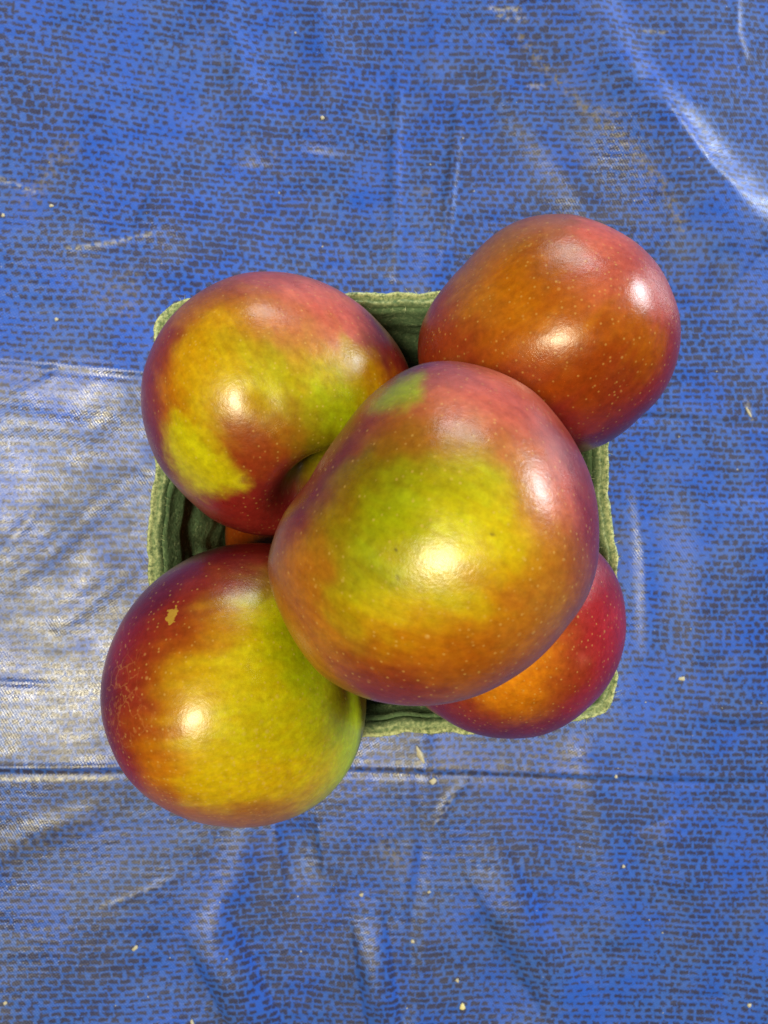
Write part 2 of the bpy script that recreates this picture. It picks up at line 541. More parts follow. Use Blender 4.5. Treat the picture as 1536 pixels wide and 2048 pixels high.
def build_cloth():
    xs = axis_coords(-0.165, 0.165, 0.00085, 0.75)
    ys = axis_coords(-0.215, 0.215, 0.00085, 0.80)
    X, Y = np.meshgrid(xs, ys)
    nx, ny = len(xs), len(ys)
    x, y = X.ravel(), Y.ravel()
    z = cloth_height(x, y)
    # the basket presses it flat
    r = np.maximum(np.abs(x + 0.001) / 0.062, np.abs(y) / 0.060)
    m = 1 / (1 + np.exp((r - 1.05) / 0.07))
    z = z * (1 - m)
    z -= 0.0012
    idx = np.arange(nx * ny).reshape(ny, nx)
    f = np.stack([idx[:-1, :-1], idx[:-1, 1:], idx[1:, 1:], idx[1:, :-1]], -1).reshape(-1, 4)
    me = mesh_from('cloth_mesh', np.stack([x, y, z], 1), f)
    P = np.stack([x, y], 1)
    dirt = np.zeros(len(P))
    rub = np.zeros(len(P))
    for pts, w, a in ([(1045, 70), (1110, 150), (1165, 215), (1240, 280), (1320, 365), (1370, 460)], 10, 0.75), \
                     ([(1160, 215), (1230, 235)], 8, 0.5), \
                     ([(90, 430), (120, 380), (160, 320)], 22, 0.45), \
                     ([(230, 610), (280, 570), (275, 640)], 18, 0.35), \
                     ([(840, 380), (860, 375)], 10, 0.4), \
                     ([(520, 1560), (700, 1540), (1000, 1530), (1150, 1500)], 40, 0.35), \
                     ([(0, 800), (150, 760), (280, 830)], 60, 0.25), \
                     ([(60, 1250), (160, 1420), (220, 1500)], 90, 0.30), \
                     ([(60, 1660), (180, 1610)], 40, 0.35), \
                     ([(770, 1690), (800, 1720)], 24, 0.5), \
                     ([(545, 300), (552, 312)], 7, 0.8):
        d, t, s = polyline_dist(P, P2(pts))
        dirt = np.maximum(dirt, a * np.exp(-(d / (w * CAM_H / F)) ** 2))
    for pts, w, a in ([(160, 522), (230, 508), (320, 482)], 4, 0.5), \
                     ([(0, 380), (60, 400), (100, 412)], 6, 0.5), \
                     ([(985, 5), (1040, 12)], 5, 0.6), \
                     ([(1000, 22), (1050, 32)], 5, 0.5), \
                     ([(-10, 1531), (120, 1533), (245, 1536)], 4, 0.9), \
                     ([(870, 1650), (905, 1590)], 4, 0.45), \
                     ([(215, 1790), (330, 1755)], 4, 0.35), \
                     ([(0, 1640), (12, 1665)], 7, 0.7), \
                     ([(1500, 800), (1512, 835)], 4, 0.5), \
                     ([(60, 1080), (110, 1010)], 6, 0.35), \
                     ([(1060, 165), (1090, 168)], 4, 0.5), \
                     ([(1290, 55), (1340, 60)], 4, 0.35):
        d, t, s = polyline_dist(P, P2(pts))
        rub = np.maximum(rub, a * np.exp(-(d / (w * CAM_H / F)) ** 2))
    put_float(me, 'dirt', dirt)
    put_float(me, 'rub', rub)
    o = link('tablecloth', me, CLOTH)
    o['kind'] = 'structure'
    o['label'] = 'worn blue cloth printed like coarse burlap, creased along its folds'
    return o, (xs, ys, z.reshape(ny, nx))


cloth, CLOTH_GRID = build_cloth()


def cloth_z(x, y):
    xs, ys, Z = CLOTH_GRID
    i = int(np.clip(np.searchsorted(xs, x), 1, len(xs) - 1))
    j = int(np.clip(np.searchsorted(ys, y), 1, len(ys) - 1))
    return float(max(Z[j, i], Z[j - 1, i], Z[j, i - 1], Z[j - 1, i - 1]))


# ------------------------------------------------------------------ the basket
RIM_Z = 0.075


def rounded_quad(corners, rad, n_side, n_arc):
    """closed loop round a quad whose corners are rounded; same point count whatever the size"""
    c = [np.array(p, dtype=float) for p in corners]
    pts = []
    for i in range(4):
        p, a, b = c[i], c[i - 1], c[(i + 1) % 4]
        ua = (a - p) / np.linalg.norm(a - p)
        ub = (b - p) / np.linalg.norm(b - p)
        p0, p1 = p + ua * rad, p + ub * rad
        for t in np.linspace(0, 1, n_arc, endpoint=False):
            pts.append((1 - t) ** 2 * p0 + 2 * t * (1 - t) * p + t * t * p1)
        an = c[(i + 1) % 4]
        q1 = an - ub * rad
        for t in np.linspace(0, 1, n_side, endpoint=False):
            pts.append(p1 + (q1 - p1) * t)
    return np.array(pts)


def build_basket():
    root = bpy.data.objects.new('pulp_basket', None)
    COL.objects.link(root)
    root.empty_display_size = 0.05
    tag(root, 'square green moulded pulp fruit basket with ragged pale rim, holding the apples', 'basket')
    rim_px = [(309, 607), (1206, 574), (1238, 1440), (297, 1504)]
    top = [W(x, y, RIM_Z)[:2] for x, y in rim_px]
    top = [top[0], top[3], top[2], top[1]]               # counter-clockwise from above
    cx = np.mean(top, axis=0)
    n_side, n_arc = 96, 20
    outer = rounded_quad(top, 0.0125, n_side, n_arc)
    n = len(outer)
    dirs = outer - cx
    base = rounded_quad([cx + (p - cx) * 0.76 for p in top], 0.014, n_side, n_arc)
    s = np.linspace(0, 1, n, endpoint=False)
    ang = s * 2 * math.pi
    # normal of the outline, pointing out
    tan = np.roll(outer, -1, 0) - np.roll(outer, 1, 0)
    nor = np.stack([tan[:, 1], -tan[:, 0]], 1)
    nor /= np.linalg.norm(nor, axis=1)[:, None]
    # uneven outline
    wav = 0.0007 * np.sin(ang * 7 + 0.4) + 0.0005 * np.sin(ang * 13 + 2) + 0.00025 * np.sin(ang * 41)
    rag = np.convolve(np.concatenate([rng.normal(size=n), ] * 3), np.ones(3) / 3, 'same')[n:2 * n]

    # --- wall: inner and outer skin as one closed sheet
    nv = 46
    th = 0.0021
    side_id = (np.arange(n) // (n_side + n_arc))
    along = np.clip(((np.arange(n) % (n_side + n_arc)) - n_arc) / n_side, 0, 1)      # 0..1 along each straight
    on_side = ((np.arange(n) % (n_side + n_arc)) >= n_arc).astype(float)

    def ring(v, off):
        """v 0 at the rim, 1 at the floor"""
        z = RIM_Z - 0.0016 - v * (RIM_Z - 0.0016 - 0.0042)
        q = outer - nor * 0.0026
        k = v ** 0.92
        p = q * (1 - k) + base * k
        p = p + nor * (wav * (1 - 0.6 * v))[:, None]
        # arched panel pressed into each side, with ribs inside it
        a = (along - 0.5) * 2
        rr = np.sqrt((a / 0.66) ** 2 + ((v - 1.0) / 0.78) ** 2)
        pan = on_side * 1 / (1 + np.exp((rr - 1.0) / 0.03))
        ribs = np.cos(a * 26.0) * 0.0006 * pan * on_side
        ring2 = on_side * np.exp(-((rr - 1.03) / 0.035) ** 2) * 0.0008
        p = p - nor * (pan * 0.0022 + ribs - ring2)[:, None]
        p = p - nor * (0.0010 * np.exp(-((v - 0.10) / 0.03) ** 2))
        p = p - nor * off
        lump = 0.00035 * np.sin(ang * 23 + v * 17) * np.sin(ang * 9 - v * 31 + 1.0)
        p = p + nor * lump[:, None]
        return np.concatenate([p, np.full((n, 1), z)], 1)

    rings = [ring(v, th) for v in np.linspace(0, 1, nv)] + [ring(v, 0.0) for v in np.linspace(1, 0, nv)]
    V = np.concatenate(rings, 0)
    m = len(rings)
    I = np.arange(m * n).reshape(m, n)
    J = np.roll(I, -1, 1)
    In, Jn = np.roll(I, -1, 0), np.roll(J, -1, 0)
    Fc = np.stack([I, J, Jn, In], -1)
    # drain slots cut through the foot of each side
    keep = np.ones((m, n), dtype=bool)
    for sd in range(4):
        for c0 in (0.24, 0.5, 0.76):
            cols = (side_id == sd) & (on_side > 0) & (np.abs(along - c0) < 0.055)
            for r0 in range(nv - 9, nv - 2):
                keep[r0, cols] = False
            for r0 in range(nv + 1, nv + 8):
                keep[r0, cols] = False
    Fc = Fc[keep]
    me = mesh_from('basket_wall', V, Fc)
    put_float(me, 'edge', np.zeros(len(V)))
    wall = link('wall', me, PULP, root)

    # --- base: slightly domed floor
    nb = 26
    rows = []
    for k in np.linspace(1.0, 0.0, nb):
        q = cx + (base - cx) * max(k, 0.001) * 0.985
        z = 0.0042 + 0.0030 * (1 - k ** 6) + 0.0006 * np.sin(k * 40)
        rows.append(np.concatenate([q, np.full((n, 1), z)], 1))
    for k in np.linspace(0.0, 1.0, nb):
        q = cx + (base - cx) * max(k, 0.001) * 0.99
        z = 0.0012 + 0.0030 * (1 - k ** 6)
        rows.append(np.concatenate([q, np.full((n, 1), z)], 1))
    V = np.concatenate(rows, 0)
    m = len(rows)
    I = np.arange(m * n).reshape(m, n)
    J = np.roll(I, -1, 1)
    Fc = np.stack([I, J, np.roll(J, -1, 0), np.roll(I, -1, 0)], -1).reshape(-1, 4)
    me = mesh_from('basket_base', V, Fc)
    put_float(me, 'edge', np.zeros(len(V)))
    link('base', me, PULP, root)

    # --- rim: rolled flange with a raised outer lip and torn edge
    prof = [(-0.0060, -0.0030, 0), (-0.0052, -0.0012, 0), (-0.0044, -0.0002, 0.2), (-0.0034, 0.0003, 0.55), (-0.0027, -0.0001, 0.4), (-0.0020, -0.0004, 0.35),
            (-0.0013, 0.0001, 0.7), (-0.0006, 0.0006, 1.0), (0.0001, 0.0004, 1.0), (0.0005, -0.0004, 1.0),
            (0.0003, -0.0015, 0.7), (-0.0006, -0.0021, 0.3), (-0.0022, -0.0023, 0), (-0.0044, -0.0034, 0)]
    sag = 0.0009 * np.sin(ang * 3 + 1.1) + 0.0006 * np.sin(ang * 8 + 0.3)
    rows, edge = [], []
    for j, (o, h, e) in enumerate(prof):
        inn = np.convolve(np.concatenate([rng.normal(size=n)] * 3), np.ones(5) / 5, 'same')[n:2 * n]
        torn = rag * 0.00022 * (1 if o > -0.001 else 0) + inn * (0.00026 if o < -0.0015 else 0.00012)
        hz = rng.normal(size=n) * 0.00010 + inn * 0.00012
        q = outer + nor * (o * 0.72 + wav + torn)[:, None]
        rows.append(np.concatenate([q, (RIM_Z + h + sag * 0.5 + hz)[:, None]], 1))
        edge.append(np.full(n, e))
    V = np.concatenate(rows, 0)
    m = len(rows)
    I = np.arange(m * n).reshape(m, n)
    J = np.roll(I, -1, 1)
    Fc = np.stack([I, J, np.roll(J, -1, 0), np.roll(I, -1, 0)], -1).reshape(-1, 4)
    Fc = Fc[:, ::-1]
    me = mesh_from('basket_rim', V, Fc)
    put_float(me, 'edge', np.concatenate(edge))
    rim = link('rim', me, PULP, root)

    # --- loose paper fibres that stick out of the torn edge
    bm = bmesh.new()
    fr = random.Random(4)
    for _ in range(260):
        i = fr.randrange(n)
        o = nor[i] * (1 if fr.random() < 0.55 else -1)
        st = outer[i] + nor[i] * (wav[i] + (0.0003 if o @ nor[i] > 0 else -0.0040))
        z = RIM_Z + fr.uniform(-0.0012, 0.0004)
        d = Vector((o[0] + fr.uniform(-.9, .9), o[1] + fr.uniform(-.9, .9), fr.uniform(-.3, .7))).normalized()
        L = fr.uniform(0.0005, 0.0020)
        bend = Vector((fr.uniform(-1, 1), fr.uniform(-1, 1), fr.uniform(-.6, .6))) * L * 0.4
        p = [Vector((st[0], st[1], z)) + d * L * t + bend * t * t for t in (-0.15, 0.35, 0.7, 1.0)]
        prev = None
        for k, q in enumerate(p):
            r = 0.00007 * (1 - 0.2 * k)
            vs = [bm.verts.new(q + Vector((r * math.cos(a), r * math.sin(a), r * math.sin(a + 0.8)))) for a in (0, 2.09, 4.19)]
            if prev:
                for e in range(3):
                    bm.faces.new((prev[e], prev[(e + 1) % 3], vs[(e + 1) % 3], vs[e]))
            prev = vs
    me = bpy.data.meshes.new('rim_fibres')
    bm.to_mesh(me)
    bm.free()
    put_float(me, 'edge', np.ones(len(me.vertices)))
    fb = link('loose_fibres', me, PULP, rim)
    fb['kind'] = 'stuff'
    return root


basket = build_basket()

# ------------------------------------------------------------------ the apples
PAL = {
    'G': (0.255, 0.305, 0.001),     # green
    'g': (0.150, 0.130, 0.001),     # dull olive
    'L': (0.42, 0.53, 0.004),       # light green
    'Y': (0.53, 0.370, 0.001),      # yellow
    'V': (0.46, 0.410, 0.001),      # yellow green
    'O': (0.40, 0.125, 0.001),      # orange
    'B': (0.32, 0.120, 0.014),      # orange brown
    'N': (0.25, 0.040, 0.001),      # red orange
    'R': (0.205, 0.015, 0.013),      # red
    'C': (0.31, 0.014, 0.022),      # crimson
    'M': (0.12, 0.008, 0.018),      # maroon
    'P': (0.50, 0.105, 0.072),      # pink red, with pale sky sheen mixed in
    'A': (0.66, 0.225, 0.001),      # amber, brightened to make up for shade from the apple above
}


def cube_sphere(nn):
    t = np.tan(np.linspace(-math.pi / 4, math.pi / 4, nn + 1))
    A, B = np.meshgrid(t, t)
    a, b, o = A.ravel(), B.ravel(), np.ones(A.size)
    parts = [np.stack(s, 1) for s in ((o, a, b), (-o, -a, b), (-a, o, b), (a, -o, b), (-b, a, o), (b, a, -o))]
    V = np.concatenate(parts, 0)
    V /= np.linalg.norm(V, axis=1)[:, None]
    idx = np.arange((nn + 1) ** 2).reshape(nn + 1, nn + 1)
    q = np.stack([idx[:-1, :-1], idx[:-1, 1:], idx[1:, 1:], idx[1:, :-1]], -1).reshape(-1, 4)
    Fc = np.concatenate([q + k * (nn + 1) ** 2 for k in range(6)], 0)
    # weld the seams
    key = np.round(V, 6)
    _, first, inv = np.unique(key, axis=0, return_index=True, return_inverse=True)
    inv = inv.ravel()
    return V[first], inv[Fc]


SPH_V, SPH_F = cube_sphere(112)


def resample_outline(pts, c):
    p = np.array(pts, dtype=float) - np.array(c)
    a = np.arctan2(p[:, 1], p[:, 0])
    r = np.hypot(p[:, 0], p[:, 1])
    o = np.argsort(a)
    a, r = a[o], r[o]
    A = np.concatenate([a - 2 * math.pi, a, a + 2 * math.pi])
    R = np.concatenate([r, r, r])
    g = np.linspace(-math.pi, math.pi, 361)[:-1]
    v = np.interp(g, A, R)
    ker = np.exp(-(np.arange(-9, 10) / 4.0) ** 2)
    ker /= ker.sum()
    v = np.convolve(np.concatenate([v[-20:], v, v[:20]]), ker, 'same')[20:-20]
    return g, v


def ang_interp(g, v, a):
    G = np.concatenate([g, [g[0] + 2 * math.pi]])
    return np.interp(a, G, np.concatenate([v, [v[0]]]))


def build_apple(spec):
    c_px, z0, r0 = spec['c'], spec['z'], spec['r']
    ax = np.array(spec['axis'], dtype=float)
    ax /= np.linalg.norm(ax)
    hlp = np.array([0, 0, 1.0]) if abs(ax[2]) < 0.9 else np.array([1.0, 0, 0])
    e1 = np.cross(ax, hlp)
    e1 /= np.linalg.norm(e1)
    e2 = np.cross(ax, e1)
    D = SPH_V
    t = D @ ax
    phi = np.arctan2(D @ e2, D @ e1)
    s = np.sqrt(np.maximum(1 - t * t, 0))
    # profile: round shoulders, body a little narrower towards the calyx, five soft lobes
    rad = 1.0 + 0.030 * t - 0.02 * t * t + 0.018 * np.cos(5 * phi + spec.get('ph', 0.0)) * np.clip(0.45 - 0.55 * t, 0, 1) ** 1.3 * s ** 2
    rad += 0.016 * np.cos(3 * phi + spec.get('ph', 0.0) * 2) * np.clip(t, 0, 1) * s ** 2
    rad += wobble(D, (2.2, 4.5), (0.018, 0.009), spec['seed'])
    P = D * rad[:, None]
    cav = spec.get('cav', 0.42) * np.exp(-(s / spec.get('cavw', 0.30)) ** 2) * (t > 0)
    cal = spec.get('cal', 0.0) * np.exp(-(s / 0.22) ** 2) * (t < 0)
    P = P - ax * cav[:, None] + ax * cal[:, None]
    P *= np.array([1, 1, spec.get('kz', 1.0)])
    sh = np.array(spec.get('apex', (0.0, 0.0)))
    up = np.clip(P[:, 2], -0.3, 1.2)
    P[:, 0] += sh[0] * up * np.abs(up)
    P[:, 1] += sh[1] * up * np.abs(up)
    for (bx, by, bw, bh) in spec.get('bumps', ()):     # broad swellings and hollows of the cheek: px place, width px, height
        pass
    P = P * r0
    cw = W(c_px[0], c_px[1], z0)
    P = P + cw
    # let the outline follow the photographed one
    g, tgt = resample_outline(spec['outline'], c_px)
    for it in range(6):
        q = to_px(P) - np.array(c_px)
        a = np.arctan2(q[:, 1], q[:, 0])
        rr = np.hypot(q[:, 0], q[:, 1])
        b = np.clip(((a + math.pi) / (2 * math.pi) * 360).astype(int), 0, 359)
        sil = np.zeros(360)
        np.maximum.at(sil, b, rr)
        ker = np.exp(-(np.arange(-7, 8) / 3.0) ** 2)
        ker /= ker.sum()
        ratio = tgt / np.maximum(sil, 1)
        ratio = np.convolve(np.concatenate([ratio[-20:], ratio, ratio[:20]]), ker, 'same')[20:-20]
        f = ang_interp(g, ratio, a)
        q = q * f[:, None]
        k = (CAM_H - P[:, 2]) / F
        P[:, 0] = (c_px[0] + q[:, 0] - 768.0) * k
        P[:, 1] = (1024.0 - c_px[1] - q[:, 1]) * k
    # swellings and hollows on the side one sees
    px = to_px(P)
    upm = np.clip((P[:, 2] - z0) / r0, 0, 1)
    for (bx, by, bw, bh) in spec.get('bumps', ()):
        d2 = (px[:, 0] - bx) ** 2 + (px[:, 1] - by) ** 2
        P[:, 2] += bh * 1e-3 * np.exp(-d2 / bw ** 2) * upm
    px = to_px(P)
    vis = P[:, 2] > z0 - 0.15 * r0

    # colour of the skin, some light and shade in it, from places one can read in the photograph
    pts, cols, sig = [], [], []
    vi = np.where(vis)[0]
    pv = px[vi]
    for e in spec['skin']:
        x, y, cc = e[:3]
        d2 = (pv[:, 0] - x) ** 2 + (pv[:, 1] - y) ** 2
        near = vi[np.argsort(d2)[:6]]
        pts.append(P[near[np.argmax(P[near, 2])]])
        cols.append(np.mean([PAL[ch] for ch in cc], axis=0))
        sig.append(e[3] if len(e) > 3 else spec.get('sig', 46.0))
    pts, cols = np.array(pts), np.array(cols)
    sg = np.array(sig) * (CAM_H - z0 - 0.5 * r0) / F
    acc = np.zeros((len(P), 3))
    ws = np.full(len(P), 1e-5)
    acc += 1e-5 * np.array(PAL[spec.get('rest', 'R')])
    rel = P - cw
    Q = P + np.stack([wobble(rel, (260, 700, 1500), (0.0006, 0.0008, 0.0006), spec['seed'] + 100 + j) for j in range(3)], 1)
    wav = np.stack([np.cos(phi), np.sin(phi), 0.10 * t], 1)
    Q += ax * (wobble(wav, (9, 22, 48), (0.0005, 0.0012, 0.0014), spec['seed'] + 7) * np.clip(s * 1.5, 0, 1))[:, None]
    for p, cc, s_ in zip(pts, cols, sg):
        d2 = ((Q - p) ** 2).sum(1)
        w = np.exp(-d2 / s_ ** 2) + 0.004 * np.exp(-d2 / (3.0 * s_) ** 2)
        acc += w[:, None] * cc
        ws += w
    skin = acc / ws[:, None]

    patch = np.full(len(P), -2.0)
    pcol = np.tile(np.array(PAL['G']), (len(P), 1))
    for poly, cc, soft in spec.get('patches', ()):
        fl = poly_field(px, poly) / soft
        fl[~vis] = -2
        m = fl > patch
        patch[m] = fl[m]
        pcol[m] = np.mean([PAL[ch] for ch in cc], axis=0)
    scar = np.full(len(P), -3.0)
    for poly in spec.get('scars', ()):
        fl = poly_field(px, poly) / 12.0
        fl[~vis] = -3
        scar = np.maximum(scar, np.clip(fl, -3, 2))
    pit = np.zeros(len(P))
    for x, y, w in spec.get('pits', ()):
        pit = np.maximum(pit, np.exp(-(((px[:, 0] - x) ** 2 + (px[:, 1] - y) ** 2) / w ** 2)) * vis)
    dots = np.full(len(P), spec.get('dots', 0.3))
    for x, y, w, v in spec.get('dot_zones', ()):
        dots += v * np.exp(-(((px[:, 0] - x) ** 2 + (px[:, 1] - y) ** 2) / w ** 2))
    rus = np.zeros(len(P))
    for x, y, w, v in spec.get('russet', ()):
        rus += v * np.exp(-(((px[:, 0] - x) ** 2 + (px[:, 1] - y) ** 2) / w ** 2)) * vis

    ctr = cw.copy()
    ctr[2] = z0 - r0 * 0.98
    me = mesh_from('apple_mesh', P - ctr, SPH_F)
    put_col(me, 'skin', skin)
    put_col(me, 'patch_color', pcol)
    put_float(me, 'patch', np.clip(patch, -2, 2))
    put_float(me, 'scar', scar)
    put_float(me, 'pit', pit)
    put_float(me, 'dots', dots)
    put_float(me, 'russet', np.clip(rus, 0, 1))
    # cylinder-like coordinates for the streaks (closed round the axis)
    mer = np.stack([np.cos(phi) * 20 * (0.15 + s), np.sin(phi) * 20 * (0.15 + s), t * 2.6 + spec['seed'] * 3.1], 1)
    put_vec(me, 'meridian', mer)
    o = link('apple', me, SKIN)
    o.location = ctr
    tag(o, spec['label'], 'apple', 'apples in the pulp basket')
    return o


APPLES = []
APPLES.append(dict(
    label='largest apple, lying on top of the others, green cheek with pink-red shoulder',
    c=(868, 1066), z=0.141, r=0.0342, axis=(-0.80, 0.42, -0.30), seed=11, sig=58.0, ph=0.5, kz=0.97, apex=(0.16, -0.10), cav=0.34, rest='M',
    outline=[(534, 1128), (547, 1078), (565, 1033), (590, 998), (618, 964), (648, 910), (684, 860), (716, 814), (757, 775), (793, 748), (839, 727), (885, 721), (930, 725),
             (1003, 746), (1067, 782), (1113, 832), (1158, 900), (1185, 964), (1198, 1065), (1195, 1133), (1172, 1201), (1135, 1252), (1090, 1306), (1021, 1359), (953, 1393),
             (885, 1409), (816, 1412), (739, 1400), (680, 1375), (638, 1347), (602, 1302), (566, 1238), (538, 1160)],
    skin=[(900, 735, 'MP'), (1000, 770, 'P'), (1080, 835, 'RP'), (930, 800, 'P'), (1020, 830, 'P'), (880, 865, 'BN'), (960, 870, 'B'), (1040, 890, 'PB'),
          (720, 840, 'MN'), (670, 900, 'M'), (620, 985, 'M'), (575, 1060, 'NM'), (560, 1110, 'BB'), (790, 735, 'M'),
          (760, 830, 'NB'), (770, 880, 'gN'), (830, 860, 'B'), (730, 930, 'gg'), (690, 990, 'gN'), (800, 930, 'g'), (870, 930, 'gV'),
          (740, 1010, 'G'), (800, 990, 'G'), (750, 1080, 'G'), (860, 1000, 'G'), (930, 960, 'GV'), (820, 1080, 'GV'), (900, 1060, 'V'), (960, 1020, 'V'), (1010, 1080, 'YV'),
          (680, 1070, 'Gg'), (690, 1150, 'Gg'), (800, 1150, 'V'), (730, 1190, 'V'), (880, 1150, 'V'), (960, 1130, 'YV'),
          (640, 1040, 'Ng'), (630, 1110, 'OB'), (590, 1150, 'BO'), (610, 1220, 'BO'), (690, 1250, 'Yg'), (790, 1225, 'Y'), (880, 1220, 'OY'), (980, 1190, 'O'),
          (1070, 1120, 'OB'), (1090, 1040, 'BO'), (1040, 960, 'BO'), (1120, 980, 'P'), (1150, 930, 'R'), (1180, 1060, 'R'), (1160, 1150, 'BR'), (1100, 1200, 'B'),
          (1030, 1260, 'OB'), (940, 1300, 'ON'), (850, 1300, 'O'), (760, 1310, 'ON'), (700, 1330, 'NM'), (650, 1310, 'BO'), (830, 1370, 'NM'), (940, 1365, 'NB'), (1050, 1320, 'NB'), (740, 1380, 'NM')],
    patches=[([(738, 822), (760, 783), (800, 757), (843, 748), (842, 798), (805, 812), (772, 818)], 'GG', 26.0)],
    pits=[(791, 1101, 4), (985, 1068, 3.5), (904, 1118, 2.5), (796, 1155, 3)],
    dots=0.32, dot_zones=[(900, 1330, 170, 0.6), (1130, 1080, 120, 0.4)]))
APPLES.append(dict(
    label='apple with a yellow patch on its lower cheek and its stem hollow partly covered',
    c=(548, 806), z=0.092, r=0.0357, axis=(0.44, -0.66, 0.33), seed=23, ph=1.1, kz=0.98, apex=(-0.10, 0.05), cav=0.50, cavw=0.34, rest='R',
    outline=[(531, 543), (582, 547), (641, 563), (699, 594), (754, 641), (797, 692), (818, 735), (826, 800), (812, 880), (770, 960), (700, 1020), (620, 1060), (547, 1072), (504, 1069),
             (469, 1059), (426, 1040), (387, 1008), (352, 973), (320, 934), (301, 895), (289, 856), (281, 801), (283, 762), (301, 700), (332, 645), (379, 598), (437, 563), (484, 547)],
    skin=[(520, 560, 'RP'), (620, 595, 'P'), (700, 640, 'P'), (755, 680, 'M'), (795, 725, 'R'), (450, 575, 'RB'), (385, 620, 'BO'), (330, 690, 'RN'), (300, 800, 'R'), (300, 880, 'RM'), (335, 960, 'M'),
          (430, 640, 'OY'), (400, 710, 'YO'), (480, 680, 'gY'), (500, 620, 'BO'), (560, 640, 'BP'), (640, 680, 'PB'), (680, 735, 'BY'), (440, 780, 'Y'), (380, 770, 'YO'), (335, 770, 'O'), (340, 830, 'NO'),
          (560, 730, 'gV'), (520, 790, 'V'), (620, 720, 'YB'), (640, 790, 'GL'), (690, 765, 'G'), (690, 815, 'G'), (740, 750, 'OY'), (775, 770, 'ON'), (590, 840, 'gB'), (560, 850, 'gO'),
          (500, 860, 'N'), (450, 880, 'N'), (560, 900, 'NR'), (500, 920, 'NR'), (560, 960, 'RM'), (640, 880, 'g'), (630, 930, 'g'), (410, 1010, 'R'), (470, 1040, 'R'), (540, 1045, 'R'), (600, 1000, 'RM'), (500, 1000, 'R'),  # shade under the topmost apple is put into these dark reds
          (420, 830, 'YV'), (460, 820, 'YO'), (380, 860, 'YV')],
    patches=[([(352, 828), (395, 862), (428, 893), (455, 922), (482, 948), (494, 975), (462, 980), (425, 990), (390, 984), (358, 950), (338, 900), (334, 856)], 'VV', 30.0)],
    bumps=[(532, 798, 32, -0.55)],
    dots=0.2, dot_zones=[(560, 620, 150, 0.45)]))
APPLES.append(dict(
    label='orange-red apple resting over the basket corner, with no green on it',
    c=(1100, 665), z=0.104, r=0.0336, axis=(-0.55, -0.45, -0.55), seed=37, ph=2.0, kz=1.0, apex=(0.12, -0.02), cav=0.3, rest='R',
    outline=[(1109, 428), (1054, 435), (1007, 455), (968, 486), (929, 529), (890, 572), (859, 615), (841, 654), (835, 705), (846, 765), (885, 825), (945, 872), (1020, 900), (1100, 910), (1175, 902),
             (1206, 890), (1241, 869), (1280, 834), (1320, 795), (1343, 755), (1357, 712), (1362, 666), (1359, 627), (1343, 580), (1316, 529), (1269, 482), (1230, 459), (1183, 439), (1144, 428)],
    skin=[(1110, 440, 'RB'), (1200, 465, 'P'), (1280, 525, 'PR'), (1325, 600, 'RP'), (1348, 680, 'R'), (1320, 775, 'R'), (1260, 840, 'RM'), (1190, 890, 'M'), (1000, 490, 'B'), (930, 560, 'B'), (870, 640, 'N'), (850, 705, 'NR'),
          (1000, 560, 'O'), (950, 620, 'OB'), (1050, 600, 'O'), (1100, 520, 'BN'), (1130, 590, 'ON'), (1200, 560, 'NP'), (1250, 640, 'NO'), (1100, 690, 'O'), (1000, 690, 'ON'), (1200, 720, 'N'), (1250, 750, 'RN'), (1290, 700, 'NO'),
          (1150, 780, 'N'), (1080, 760, 'N'), (920, 700, 'NR'), (1000, 760, 'NR'), (1200, 820, 'NR'), (1120, 840, 'R')],
    bumps=[(1255, 760, 55, -1.6), (1220, 735, 40, 0.3)],
    dots=0.38, dot_zones=[(1080, 500, 150, 0.3)]))
